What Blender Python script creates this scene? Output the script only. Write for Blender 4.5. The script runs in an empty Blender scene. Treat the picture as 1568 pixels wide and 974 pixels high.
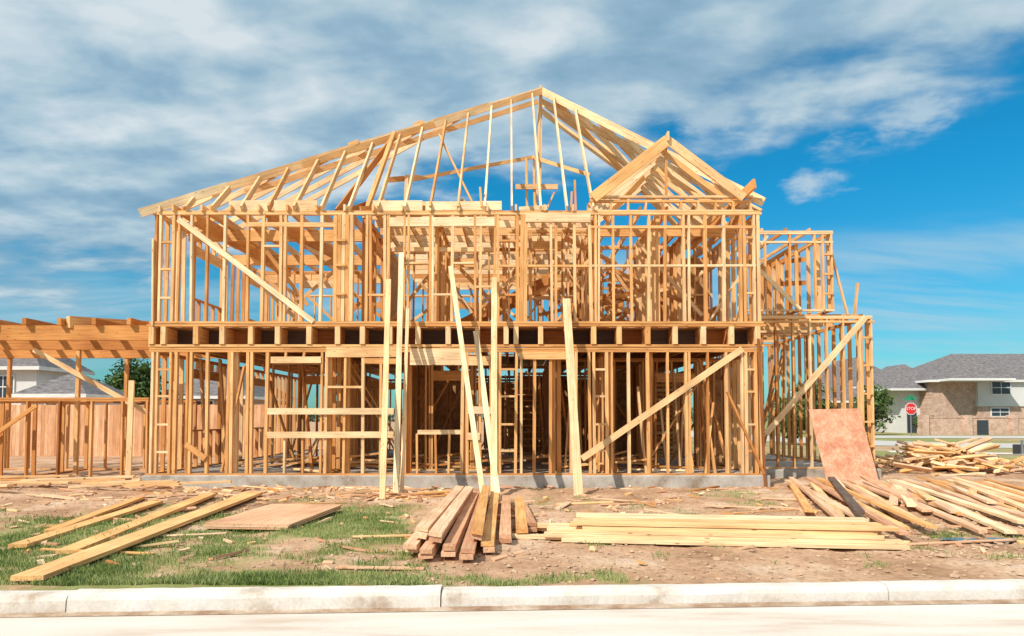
import bpy, math, random
from mathutils import Vector, noise, Matrix
random.seed(11)
R=random.uniform
sc=bpy.context.scene
sc.view_settings.view_transform='Standard'
sc.view_settings.look='None'
sc.view_settings.exposure=0
# ------------------------------------------------------------ materials
def newmat(name):
    m=bpy.data.materials.new(name); m.use_nodes=True
    nt=m.node_tree; b=nt.nodes['Principled BSDF']
    return m,nt,b
def N(nt,t,**k):
    n=nt.nodes.new(t)
    for a,v in k.items():
        setattr(n,a,v)
    return n
def ramp(nt,stops,src=None):
    r=nt.nodes.new('ShaderNodeValToRGB'); e=r.color_ramp.elements
    while len(e)<len(stops): e.new(.5)
    for el,(p,c) in zip(e,stops):
        el.position=p; el.color=(c[0],c[1],c[2],1)
    if src is not None: nt.links.new(src,r.inputs['Fac'])
    return r
def mixc(nt,mode,fac,a,b):
    m=nt.nodes.new('ShaderNodeMix'); m.data_type='RGBA'; m.blend_type=mode
    for sock,val in ((m.inputs[0],fac),(m.inputs[6],a),(m.inputs[7],b)):
        if hasattr(val,'links') : nt.links.new(val,sock)
        elif isinstance(val,(int,float)): sock.default_value=val
        else: sock.default_value=(val[0],val[1],val[2],1)
    return m.outputs[2]
def bump(nt,b,h,s=.3,d=.01):
    bp=nt.nodes.new('ShaderNodeBump'); bp.inputs['Strength'].default_value=s; bp.inputs['Distance'].default_value=d
    nt.links.new(h,bp.inputs['Height']); nt.links.new(bp.outputs[0],b.inputs['Normal'])
def lumbermat(name,stops):
    m,nt,b=newmat(name); L=nt.links.new
    at=N(nt,'ShaderNodeAttribute',attribute_name='tint'); lc=N(nt,'ShaderNodeAttribute',attribute_name='lc')
    col=ramp(nt,stops,at.outputs['Fac']).outputs[0]
    mp=N(nt,'ShaderNodeMapping'); mp.inputs['Scale'].default_value=(1.2,28,28); L(lc.outputs['Vector'],mp.inputs['Vector'])
    n=N(nt,'ShaderNodeTexNoise'); n.inputs['Scale'].default_value=1.5; n.inputs['Detail'].default_value=5; L(mp.outputs[0],n.inputs['Vector'])
    g=ramp(nt,[(.3,(.62,.55,.48)),(.55,(1,1,1)),(.75,(1.12,1.1,1.05))],n.outputs['Fac'])
    col=mixc(nt,'MULTIPLY',.75,col,g.outputs[0])
    n2=N(nt,'ShaderNodeTexNoise'); n2.inputs['Scale'].default_value=1.1; n2.inputs['Detail'].default_value=4; L(lc.outputs['Vector'],n2.inputs['Vector'])
    g2=ramp(nt,[(.3,(.70,.58,.49)),(.6,(1.05,1.05,1.05))],n2.outputs['Fac'])
    col=mixc(nt,'MULTIPLY',.7,col,g2.outputs[0])
    mp3=N(nt,'ShaderNodeMapping'); mp3.inputs['Scale'].default_value=(3.2,14,14); L(lc.outputs['Vector'],mp3.inputs['Vector'])
    v=N(nt,'ShaderNodeTexVoronoi'); v.inputs['Scale'].default_value=1; L(mp3.outputs[0],v.inputs['Vector'])
    k=ramp(nt,[(.07,(.4,.22,.12)),(.14,(1,1,1))],v.outputs['Distance'])
    col=mixc(nt,'MULTIPLY',.8,col,k.outputs[0])
    L(col,b.inputs['Base Color']); b.inputs['Roughness'].default_value=.75
    b.inputs['Specular IOR Level'].default_value=.2
    bump(nt,b,n.outputs['Fac'],.25,.004)
    return m
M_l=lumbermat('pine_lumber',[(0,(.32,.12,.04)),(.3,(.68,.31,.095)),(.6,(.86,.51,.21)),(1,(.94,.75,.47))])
M_p=lumbermat('reddish_lumber',[(0,(.46,.23,.13)),(.5,(.76,.45,.27)),(1,(.88,.64,.42))])
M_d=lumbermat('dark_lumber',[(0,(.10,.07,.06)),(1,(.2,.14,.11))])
def osbmat(name,c1,c2,c3):
    m,nt,b=newmat(name); L=nt.links.new
    tc=N(nt,'ShaderNodeTexCoord')
    v=N(nt,'ShaderNodeTexVoronoi'); v.inputs['Scale'].default_value=26; v.inputs['Randomness'].default_value=1; L(tc.outputs['Object'],v.inputs['Vector'])
    n=N(nt,'ShaderNodeTexNoise'); n.inputs['Scale'].default_value=4; n.inputs['Detail'].default_value=8; L(tc.outputs['Object'],n.inputs['Vector'])
    c=ramp(nt,[(.2,c1),(.5,c2),(.8,c3)],v.outputs['Color'])
    g=ramp(nt,[(.35,(.7,.62,.56)),(.6,(1.05,1,1))],n.outputs['Fac'])
    L(mixc(nt,'MULTIPLY',.9,c.outputs[0],g.outputs[0]),b.inputs['Base Color']); b.inputs['Roughness'].default_value=.8
    bump(nt,b,v.outputs['Distance'],.2,.004)
    return m
M_o=osbmat('osb_sheet',(.40,.21,.09),(.50,.29,.12),(.60,.38,.18))
M_or=osbmat('red_osb_sheet',(.72,.32,.18),(.78,.38,.23),(.84,.46,.30))
def noisemat(name,stops,scale=3,detail=8,rough=.9,bs=.4,bd=.02,sc3=(1,1,1),fine=40,fk=.8):
    m,nt,b=newmat(name); L=nt.links.new
    tc=N(nt,'ShaderNodeTexCoord'); mp=N(nt,'ShaderNodeMapping'); mp.inputs['Scale'].default_value=sc3; L(tc.outputs['Object'],mp.inputs['Vector'])
    n=N(nt,'ShaderNodeTexNoise'); n.inputs['Scale'].default_value=scale; n.inputs['Detail'].default_value=detail; n.inputs['Roughness'].default_value=.6; L(mp.outputs[0],n.inputs['Vector'])
    n2=N(nt,'ShaderNodeTexNoise'); n2.inputs['Scale'].default_value=fine; n2.inputs['Detail'].default_value=4; L(mp.outputs[0],n2.inputs['Vector'])
    c=ramp(nt,stops,n.outputs['Fac'])
    g=ramp(nt,[(.3,(.8,.8,.8)),(.7,(1.08,1.08,1.08))],n2.outputs['Fac'])
    L(mixc(nt,'MULTIPLY',fk,c.outputs[0],g.outputs[0]),b.inputs['Base Color']); b.inputs['Roughness'].default_value=rough
    b.inputs['Specular IOR Level'].default_value=.2
    bump(nt,b,n2.outputs['Fac'],bs,bd)
    return m
M_conc=noisemat('foundation_concrete',[(.3,(.30,.23,.17)),(.45,(.44,.40,.34)),(.7,(.58,.55,.50))],2.5,bs=.3)
M_curb=noisemat('curb_concrete',[(.30,(.42,.30,.21)),(.43,(.66,.60,.52)),(.7,(.76,.73,.69))],2.2,bs=.25,bd=.006,fk=.6)
M_street=noisemat('street_concrete',[(.32,(.52,.39,.29)),(.46,(.68,.59,.50)),(.66,(.78,.72,.65))],1.1,bs=.12,bd=.003,sc3=(.3,1.8,1),fine=60,fk=.4)
M_gutter=noisemat('gutter_dirt',[(.35,(.30,.17,.10)),(.5,(.44,.31,.21)),(.65,(.62,.50,.39))],3,bs=.3,bd=.01)
M_clod=noisemat('soil_clod',[(.35,(.34,.20,.12)),(.65,(.60,.42,.28))],3,bs=.3,bd=.01)
M_road=noisemat('far_road',[(.3,(.50,.47,.43)),(.7,(.60,.57,.54))],.5,bs=.1)
M_stucco=noisemat('white_stucco',[(.3,(.68,.67,.64)),(.7,(.79,.78,.76))],.6,bs=.1)
M_roof=noisemat('grey_shingle',[(.3,(.10,.09,.095)),(.5,(.19,.175,.175)),(.7,(.28,.26,.255))],3,bs=.5,sc3=(1,1,4),fine=12)
def plain(name,c,r=.6,me=0):
    m,nt,b=newmat(name)
    n=N(nt,'ShaderNodeTexNoise'); n.inputs['Scale'].default_value=8
    rr=ramp(nt,[(.3,[q*.88 for q in c]),(.7,[min(1,q*1.08) for q in c])],n.outputs['Fac']); nt.links.new(rr.outputs[0],b.inputs['Base Color'])
    b.inputs['Roughness'].default_value=r; b.inputs['Metallic'].default_value=me; return m
M_dark=plain('window_glass',(.04,.055,.07),.08); M_trim=plain('white_trim',(.78,.77,.73)); M_metal=plain('galvanised_steel',(.4,.4,.4),.5,.8)
M_red=plain('red_sign',(.66,.02,.02)); M_green=plain('green_sign',(.02,.25,.12)); M_black=plain('black_fabric',(.035,.035,.04)); M_water=plain('water',(.10,.09,.08),.06)
def brickmat():
    m,nt,b=newmat('brick'); L=nt.links.new
    tc=N(nt,'ShaderNodeTexCoord'); br=N(nt,'ShaderNodeTexBrick'); mp=N(nt,'ShaderNodeMapping'); mp.inputs['Rotation'].default_value=(math.pi/2,0,0)
    L(tc.outputs['Object'],mp.inputs['Vector']); L(mp.outputs[0],br.inputs['Vector'])
    br.inputs['Scale'].default_value=3.2; br.inputs['Color1'].default_value=(.52,.30,.21,1); br.inputs['Color2'].default_value=(.68,.48,.36,1); br.inputs['Mortar'].default_value=(.66,.58,.5,1)
    br.inputs['Mortar Size'].default_value=.02
    n=N(nt,'ShaderNodeTexNoise'); n.inputs['Scale'].default_value=2; L(tc.outputs['Object'],n.inputs['Vector'])
    g=ramp(nt,[(.3,(.75,.7,.68)),(.7,(1.1,1.08,1.05))],n.outputs['Fac'])
    L(mixc(nt,'MULTIPLY',.9,br.outputs['Color'],g.outputs[0]),b.inputs['Base Color']); b.inputs['Roughness'].default_value=.9
    return m
M_brick=brickmat()
def leafmat(name,a,c):
    m,nt,b=newmat(name)
    at=N(nt,'ShaderNodeAttribute',attribute_name='tint')
    r=ramp(nt,[(0,a),(1,c)],at.outputs['Fac']); nt.links.new(r.outputs[0],b.inputs['Base Color']); b.inputs['Roughness'].default_value=.7
    b.inputs['Specular IOR Level'].default_value=.2
    return m
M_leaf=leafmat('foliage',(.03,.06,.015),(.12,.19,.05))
M_far=leafmat('hazed_far_foliage',(.07,.12,.08),(.13,.2,.11))  # bluish distance haze is mixed into these leaf colours
M_grass=leafmat('grass_blades',(.14,.21,.05),(.38,.41,.16))
M_bark=noisemat('bark',[(.3,(.1,.07,.05)),(.7,(.2,.15,.1))],5)
# ------------------------------------------------------------ mesh builder
MATS=[M_l,M_p,M_o,M_d,M_or]
class Lum:
    def __init__(s,mats=None): s.v=[];s.f=[];s.t=[];s.l=[];s.m=[];s.mats=mats or MATS
    def beam(s,p0,p1,w=.042,h=.09,t=None,m=0,ref=None,roll=0,j=.003):
        p0=Vector(p0);p1=Vector(p1); d=p1-p0; ln=d.length
        if ln<1e-4: return
        d/=ln
        if ref is None: ref=Vector((0,1,0)) if abs(d.z)>.8 else Vector((0,0,1))
        else: ref=Vector(ref)
        a=d.cross(ref).normalized(); b=a.cross(d).normalized()
        if roll:
            q=Matrix.Rotation(roll,3,d); a=q@a; b=q@b
        o=a*R(-j,j)+b*R(-j,j); w+=R(-j,j)*.7; h+=R(-j,j)*.7
        tt=R(.4,.75) if t is None else (R(*t) if isinstance(t,tuple) else t)
        if j: tt=max(0,min(1,tt+random.gauss(0,.13)))
        rx=R(0,50);ry=R(0,50);rz=R(0,50)
        i=len(s.v)
        for e,p in ((0,p0),(ln,p1)):
            for sa,sb in ((-1,-1),(1,-1),(1,1),(-1,1)):
                s.v.append(tuple(p+o+a*(sa*w/2)+b*(sb*h/2))); s.l.append((e+rx,sa*w/2+ry,sb*h/2+rz)); s.t.append(tt)
        for q in ((0,1,2,3),(7,6,5,4),(0,4,5,1),(1,5,6,2),(2,6,7,3),(3,7,4,0)):
            s.f.append(tuple(i+k for k in q)); s.m.append(m)
    def box(s,x0,x1,y0,y1,z0,z1,t=.5,m=0):
        s.beam((x0,(y0+y1)/2,(z0+z1)/2),(x1,(y0+y1)/2,(z0+z1)/2),w=y1-y0,h=z1-z0,t=t,m=m,j=0)
    def poly(s,pts,m=0,t=.5):
        i=len(s.v)
        for p in pts: s.v.append(tuple(p)); s.l.append(tuple(p)); s.t.append(t)
        s.f.append(tuple(range(i,i+len(pts)))); s.m.append(m)
    def make(s,name,parent=None):
        me=bpy.data.meshes.new(name); me.from_pydata(s.v,[],s.f)
        for m in s.mats: me.materials.append(m)
        me.polygons.foreach_set('material_index',s.m)
        a=me.attributes.new('tint','FLOAT','POINT'); a.data.foreach_set('value',s.t)
        a=me.attributes.new('lc','FLOAT_VECTOR','POINT'); a.data.foreach_set('vector',[c for p in s.l for c in p])
        me.update()
        ob=bpy.data.objects.new(name,me); sc.collection.objects.link(ob)
        if parent: ob.parent=parent
        return ob
def empty(name):
    e=bpy.data.objects.new(name,None); sc.collection.objects.link(e); return e
S=69.2
def U(u): return (u-784)/S            # elevation-drawing units -> metres on the facade
def V(v):
    t=(640-v)/1045; return 1.6+15.1*t/(1-t*.0437)
# ------------------------------------------------------------ generic wall
def wall(L,ax,c,a0,a1,z0,z1,sp=.41,th=.09,op=(),t=(.35,.7),mid=None):
    def P(a,z,o=0): return (a,c+o,z) if ax=='x' else (c+o,a,z)
    L.beam(P(a0,z0+.02),P(a1,z0+.02),w=th,h=.04,t=t)
    L.beam(P(a0,z1-.02),P(a1,z1-.02),w=th,h=.04,t=t); L.beam(P(a0,z1-.062),P(a1,z1-.062),w=th,h=.04,t=t)
    def st(a,za,zb,k=1):
        w,h=(.042*k,th) if ax=='x' else (th,.042*k)
        L.beam(P(a+R(-.012,.012),za),P(a+R(-.015,.015),zb),w=w,h=h,t=t)
    a=a0+.03
    while a<=a1-.02:
        ins=None
        for o in op:
            if o[0]<a<o[1]: ins=o
        if ins is None: st(a,z0+.04,z1-.085)
        else:
            if ins[2] is not None: st(a,z0+.04,ins[2]-.04)
            if ins[3]+.26<z1-.1: st(a,ins[3]+.24,z1-.085)
        a+=sp
    st(a1-.03,z0+.04,z1-.085)
    for o in op:
        for e in (o[0]-.025,o[0]-.07,o[1]+.025,o[1]+.07):
            st(e,z0+.04,z1-.085)
        L.beam(P(o[0],o[3]+.11),P(o[1],o[3]+.11),w=th*.9,h=.23,t=(t[0]+.15,min(1,t[1]+.2)))
        if o[2] is not None: L.beam(P(o[0],o[2]-.02),P(o[1],o[2]-.02),w=th,h=.04,t=t)
    if mid: L.beam(P(a0,mid),P(a1,mid),w=th*.8,h=.045,t=t)
YF=15.1
def stud(L,u,z0,z1,w=.045,t=(.35,.8),y=YF,h=.09):
    x=U(u); L.beam((x+R(-.014,.014),y,z0),(x+R(-.018,.018),y,z1),w=w,h=h,t=t)
def hz(L,u0,u1,v,h=.045,t=(.5,.8),y=YF,w=.09):
    L.beam((U(u0),y,V(v)),(U(u1),y,V(v)+R(-.01,.01)),w=w,h=h,t=t)
def ladder(L,u0,u1,zs,y=YF,t=(.5,.8)):
    for z in zs: L.beam((U(u0)+.02,y,z),(U(u1)-.02,y,z),w=.085,h=.045,t=t)
# ------------------------------------------------------------ the house frame
H=empty('wooden_house_frame')
XL,XR=-8.03,5.57; YB=26.5; ZS=.34
F1T=3.10; RT=3.68; F2T=6.22
L=Lum([M_conc]); L.box(XL-.08,XR+.1,15.02,YB+.1,-.15,ZS,m=0)
L.box(XR+.103,9.12,16.9,24,-.15,ZS-.01,m=0)
fo=L.make('slab_foundation',H)
bv=fo.modifiers.new('b','BEVEL'); bv.width=.02
# first floor front wall
L=Lum()
L.beam((XL,YF,ZS+.02),(XR,YF,ZS+.02),w=.09,h=.04,t=(.3,.5))
L.beam((XL,YF,F1T-.02),(XR,YF,F1T-.02),w=.1,h=.045,t=.45); L.beam((XL,YF,F1T+.03),(XR,YF,F1T+.03),w=.1,h=.045,t=.5)
z0,z1=ZS+.04,F1T-.045
for u in (234,241,262,270,287,293,318,350,356,379,386,409,492,500,528,556,584,590,612,622,708,715,735,752,758,766,790,797,818,843,874,881,903,910,930,936,962,992,1022,1050,1056,1083,1112,1136,1142,1158,1164):
    stud(L,u,z0,z1,w=R(.046,.07))
for u in (437,465): stud(L,u,z0,V(670)); stud(L,u,V(547),z1)
for u in (640,668,688): stud(L,u,z0,V(664))
ladder(L,241,262,[V(v) for v in (566,607,650,692)])
ladder(L,910,930,[V(v) for v in (566,607,650,690)])
ladder(L,1142,1158,[V(v) for v in (566,600,650,690)])
ladder(L,766,790,[V(v) for v in (566,607,650,690)])
hz(L,412,604,630,.14,(.85,.95),y=YF-.07,w=.04); hz(L,412,604,666,.14,(.85,.95),y=YF-.07,w=.04)
hz(L,640,708,662,.1,(.7,.9)); hz(L,716,752,628,.16,(.8,.95),y=YF-.07,w=.04); hz(L,716,735,668,.16,(.8,.95),y=YF-.07,w=.04)
hz(L,415,492,552,.14,(.75,.9),y=YF-.02); hz(L,500,612,540,.22,(.75,.9),y=YF-.02)
hz(L,500,556,593,.05); hz(L,556,612,553,.12)
hz(L,628,708,547,.36,(.8,.9),y=YF-.06,w=.04); hz(L,716,752,553,.2,(.7,.9)); hz(L,795,874,545,.17,(.75,.9),y=YF-.04)
L.beam((U(890),YF-.08,V(702)),(U(1136),YF-.08,V(535)),w=.035,h=.14,t=.85)
L.beam((U(372),YF+.06,V(560)),(U(340),YF+.06,V(722)),w=.04,h=.09,t=.4)
L.beam((U(288),YF-.06,V(680)),(U(318),YF-.06,V(702)),w=.04,h=.12,t=.6)
L.beam((U(1112),YF-.07,V(600)),(U(1166),YF-.07,V(725)),w=.04,h=.1,t=.3)
L.beam((U(1160),YF-.1,V(520)),(U(1167),YF-.1,V(745)),w=.05,h=.05,t=.1,ref=(0,1,0))
for u in (356,500,528,622,708,843,930,992,1112): stud(L,u+4,z0,z1,w=.09,y=YF+.09,t=(.3,.7))
L.make('ground_floor_front_wall',H)
# floor rim + joists
L=Lum()
L.beam((XL-.05,YF,RT-.03),(XL+5.3,YF,RT-.03),w=.16,h=.05,t=.42);L.beam((XL+5.31,YF,RT-.03),(XR+.05,YF,RT-.035),w=.16,h=.05,t=.3)
L.beam((XL-.02,YF+.02,F1T+.1),(XL+7,YF+.02,F1T+.1),w=.14,h=.05,t=.55);L.beam((XL+7.01,YF+.02,F1T+.1),(XR+.02,YF+.02,F1T+.1),w=.14,h=.05,t=.45)
us=[232,250,300,340,384,425,473,517,555,597,640,686,731,775,790,828,872,909,948,992,1034,1077,1120,1160]
for u in us:
    L.beam((U(u),YF-.03,F1T+.13),(U(u),YF-.03,RT-.06),w=.11,h=.1,t=(.6,.9))
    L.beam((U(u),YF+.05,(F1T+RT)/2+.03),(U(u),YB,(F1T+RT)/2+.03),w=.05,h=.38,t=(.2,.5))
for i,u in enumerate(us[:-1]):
    L.beam((U(u),YF+.55,(F1T+RT)/2+.03),(U(us[i+1]),YF+.55,(F1T+RT)/2+.03),w=.03,h=.36,t=(.0,.1),m=3 if i%3 else 0)  # set-back boards coloured near-black, painting in the shade of the joist recesses
L.beam((XL,YF-.02,RT+.03),(XL+13.6,YF-.02,RT+.03),w=.1,h=.05,t=.5)
for (a,b,c,d) in ((XL,-3,15.3,YB),(-3,1.2,15.3,19.5),(-3,1.2,22.5,YB),(1.2,XR,15.3,YB)):
    L.box(a+.01,b-.01,c,d-.02,RT-.055,RT-.03,m=2)
L.make('upper_floor_joists',H)
# second floor front wall
L=Lum()
z0,z1=RT+.06,F2T-.09
L.beam((XL,YF,F2T-.02),(XR,YF,F2T-.02),w=.1,h=.045,t=.7); L.beam((XL,YF,F2T-.067),(XR,YF,F2T-.067),w=.1,h=.045,t=.6)
for u in (234,241,262,270,290,313,341,376,400,428,434,460,490,560,566,588,593,618,624,657,662,692,728,735,757,763,845,852,880,905,912,918,940,968,995,1020,1050,1056,1083,1110,1136,1143,1158,1164):
    stud(L,u,z0,z1,w=R(.046,.07),t=(.45,.88))
for u in (512,518,524,530,536): stud(L,u,z0,z1,w=.08,y=YF+R(-.01,.03),t=(.3,.65),h=.14)
for u in (793,799,805): stud(L,u,z0,z1,w=.08,y=YF+R(-.01,.03),t=(.4,.7),h=.14)
ladder(L,241,262,[V(v) for v in (372,413,457)]); ladder(L,1143,1158,[V(v) for v in (365,408,450)])
ladder(L,763,793,[V(v) for v in (370,408,452)]); ladder(L,512,530,[V(v) for v in (370,408,452)],y=YF-.08)
hz(L,905,1160,408,.045); hz(L,805,905,408,.045)
for a,b,v in ((400,428,378),(618,657,404),(692,728,404),(560,588,452),(657,692,452),(728,757,440)): hz(L,a,b,v)
hz(L,595,757,341,.2,(.8,.95)); hz(L,805,905,335,.2,(.8,.95),y=YF-.04); hz(L,376,512,345,.1,(.6,.8)); hz(L,595,757,378,.1,(.7,.9),y=YF+.3)
hz(L,905,1160,349,.06)
L.beam((U(270),YF-.08,V(338)),(U(480),YF-.08,V(494)),w=.035,h=.12,t=1.1)
L.beam((U(232),YF-.08,V(368)),(U(234),YF-.08,V(500)),w=.03,h=.05,t=.7)
for v in (303,325): hz(L,905,1157,v,.05,(.7,.9))
hz(L,905,1157,309,.05,(.6,.8))
for u in range(910,1158,27): stud(L,u,V(325),V(309))
for a,b in ((345,410),(415,482),(568,645),(650,768)): hz(L,a,b,316,R(.2,.26),(.85,1),y=YF+.02,w=.045)
hz(L,248,900,328,.05,(.6,.8),y=YF+.03)
for u in range(262,905,44): L.beam((U(u),YF-.12,V(321)),(U(u),YF+3.4,V(321)),w=.045,h=.14,t=(.6,.95))
L.make('upper_floor_front_wall',H)
# side walls, back walls, interior partitions
L=Lum()
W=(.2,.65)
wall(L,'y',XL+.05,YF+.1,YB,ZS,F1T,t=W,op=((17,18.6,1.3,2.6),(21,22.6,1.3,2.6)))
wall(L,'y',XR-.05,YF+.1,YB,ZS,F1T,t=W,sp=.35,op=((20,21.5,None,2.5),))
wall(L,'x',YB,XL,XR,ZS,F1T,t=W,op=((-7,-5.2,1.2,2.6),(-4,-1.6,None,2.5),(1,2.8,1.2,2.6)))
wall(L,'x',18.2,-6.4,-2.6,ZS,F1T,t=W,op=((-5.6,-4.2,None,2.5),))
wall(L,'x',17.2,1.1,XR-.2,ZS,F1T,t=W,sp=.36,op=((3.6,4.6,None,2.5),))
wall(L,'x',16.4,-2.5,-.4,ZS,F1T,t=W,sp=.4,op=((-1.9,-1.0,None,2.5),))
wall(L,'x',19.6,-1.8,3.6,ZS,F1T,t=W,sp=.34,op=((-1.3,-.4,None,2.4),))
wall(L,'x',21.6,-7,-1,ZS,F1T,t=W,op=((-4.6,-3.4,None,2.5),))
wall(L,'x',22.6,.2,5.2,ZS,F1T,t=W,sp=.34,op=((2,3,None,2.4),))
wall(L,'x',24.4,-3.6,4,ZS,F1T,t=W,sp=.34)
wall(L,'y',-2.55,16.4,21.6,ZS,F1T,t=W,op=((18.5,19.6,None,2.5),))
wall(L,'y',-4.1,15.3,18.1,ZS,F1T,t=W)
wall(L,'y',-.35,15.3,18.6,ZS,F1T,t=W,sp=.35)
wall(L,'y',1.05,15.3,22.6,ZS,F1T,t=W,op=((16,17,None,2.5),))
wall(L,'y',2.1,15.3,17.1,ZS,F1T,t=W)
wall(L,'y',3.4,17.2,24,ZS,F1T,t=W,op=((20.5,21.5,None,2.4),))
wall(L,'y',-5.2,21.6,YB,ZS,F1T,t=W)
for x0,x1,y,za,zb in ((2.95,3.35,19.7,.4,2.9),(-2.4,-1.2,21.7,.4,3.0),(3.1,5.2,22.7,.4,3.0),(.3,1.9,22.7,.4,3.0),(-3.4,-2.2,24.5,.4,3.0),(.2,1.4,24.5,.4,3),(1.5,3.9,24.5,.4,3.0),(4.6,5.3,17.3,.4,2.9),(-1.1,.1,26.6,.4,3),(3.,5.4,26.6,.4,3)):
    L.box(x0,x1,y,y+.015,za,zb,m=2)
L.box(-2.62,-2.605,16.5,18.4,.4,2.9,m=2); L.box(1.0,1.0+.012,17.3,20.2,.4,2.9,m=2)
for i in range(18): L.box(3.7,4.5,18.6,18.64,.5+.13*i,.58+.13*i,t=R(.2,.9))
for i in range(24):
    x=R(-7,5);y=R(15.8,25);dx=R(.7,2)*random.choice((-1,1))
    L.beam((x,y,ZS+.1),(x+dx,y,F1T-.15),w=.04,h=.09,t=(.3,.7))
for u,v0,v1 in ((303,585,722),(335,560,722),(470,560,722),(950,560,722),(1128,545,722)):
    L.beam((U(u),YF+.5,ZS),(U(u)-.5,YF+1.2,F1T-.1),w=.05,h=.1,t=.4)
for i in range(20):
    x=R(1.2,5.3);y=R(15.4,17);L.beam((x,y,ZS),(x+R(-.3,.3),y+.3,R(1.6,3.)),w=.045,h=.1,t=(.2,.8))
for k in range(13):
    L.box(-.2,.9,19.8+.25*k,20.07+.25*k,ZS+.2*k,ZS+.2*k+.04,t=.5)
for xx in (-.22,.92): L.beam((xx,19.8,ZS),(xx,23,ZS+2.6),w=.045,h=.26,t=.45)
for k in range(50):
    x=R(-7.5,4.5);y=R(15.5,19)
    L.beam((x,y,ZS+.05+R(0,.2)),(x+R(.6,2.4),y+R(-.5,.5),ZS+.06+R(0,.4)),w=.1,h=.04,t=(.4,.9))
L.make('ground_floor_partitions',H)
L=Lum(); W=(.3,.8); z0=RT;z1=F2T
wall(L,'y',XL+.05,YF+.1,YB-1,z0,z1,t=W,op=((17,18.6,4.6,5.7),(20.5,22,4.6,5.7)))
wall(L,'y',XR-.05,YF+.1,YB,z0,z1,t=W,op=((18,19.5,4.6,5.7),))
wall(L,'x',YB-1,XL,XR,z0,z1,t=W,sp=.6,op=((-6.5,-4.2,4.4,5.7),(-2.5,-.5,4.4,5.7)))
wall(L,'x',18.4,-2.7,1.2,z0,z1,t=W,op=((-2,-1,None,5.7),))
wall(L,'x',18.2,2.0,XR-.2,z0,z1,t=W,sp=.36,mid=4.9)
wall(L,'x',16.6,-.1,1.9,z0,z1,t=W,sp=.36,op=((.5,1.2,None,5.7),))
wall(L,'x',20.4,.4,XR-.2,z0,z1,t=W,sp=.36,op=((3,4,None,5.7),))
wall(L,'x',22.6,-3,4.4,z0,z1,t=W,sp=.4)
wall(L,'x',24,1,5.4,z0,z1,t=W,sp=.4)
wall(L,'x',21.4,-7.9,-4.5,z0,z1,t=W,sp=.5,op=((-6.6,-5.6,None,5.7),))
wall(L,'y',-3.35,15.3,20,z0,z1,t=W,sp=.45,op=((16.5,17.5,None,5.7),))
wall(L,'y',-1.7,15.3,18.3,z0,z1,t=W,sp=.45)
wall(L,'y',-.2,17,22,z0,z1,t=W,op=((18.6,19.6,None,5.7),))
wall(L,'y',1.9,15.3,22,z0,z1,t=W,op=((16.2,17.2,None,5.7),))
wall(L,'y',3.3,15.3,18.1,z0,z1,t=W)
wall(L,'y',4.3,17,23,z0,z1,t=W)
L.box(4.6,5.2,18.3,18.315,z0+.1,z1-.3,m=2); L.box(-3.27,-3.255,17.6,19.9,z0+.1,z1-.2,m=2)
for i in range(46):
    x=R(-1.5,4.8) if i%4 else R(-7,-3);y=R(16.5,24);dx=R(.8,2.0)*random.choice((-1,1))
    L.beam((x,y,z0+.1+R(0,.6)),(x+dx,y+R(-.5,.5),z1-.15-R(0,.6)),w=.04,h=.09,t=(.35,.85))
for i in range(44):
    x=R(1.2,4.8);y=R(16.0,22);z=R(4.2,5.7)
    L.beam((x,y,z),(x+R(-1.6,1.6),y+R(-1,1),z+R(-.6,.6)),w=.04,h=.09,t=(.15,.7))
for k in range(12): L.beam((-2.4+.26*k,19.2,3.75+.13*k),(-2.4+.26*k,20.2,3.75+.13*k),w=.25,h=.04,t=.5)
L.beam((-2.5,19.15,3.7),(1.2,19.15,5.6),w=.045,h=.26,t=.5)
L.beam((-2.5,20.2,3.7),(1.2,20.2,5.6),w=.045,h=.26,t=.5)
L.make('upper_floor_partitions',H)
# ceiling joists
L=Lum()
y=15.6
while y<24.5:
    L.beam((-3.3,y,F2T+.05),(1.95,y+R(-.05,.05),F2T+.05),w=.045,h=.2,t=(.6,1))
    y+=.66
x=XL+.6
while x<-3.4:
    L.beam((x,15.2,F2T+.06),(x+R(-.03,.03),22,F2T+.06),w=.045,h=.18,t=(.45,.85)); x+=.62
x=2.3
while x<5.5:
    L.beam((x,15.2,F2T+.06),(x,22,F2T+.06),w=.045,h=.18,t=(.45,.85)); x+=.6
for y in (16.6,19.2,21.8): L.beam((XL+.1,y,F2T-.15),(-3.4,y,F2T-.15),w=.09,h=.28,t=(.5,.8))
L.beam((-5.5,15.3,F2T-.1),(-4.6,20,F2T-.1),w=.1,h=.3,t=.45); L.beam((-7.2,15.3,F2T-.1),(-6.9,21,F2T-.1),w=.1,h=.3,t=.45)
L.beam((2.0,16.4,F2T-.1),(5.4,16.4,F2T-.1),w=.09,h=.25,t=.6)
L.make('ceiling_joists',H)
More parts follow.
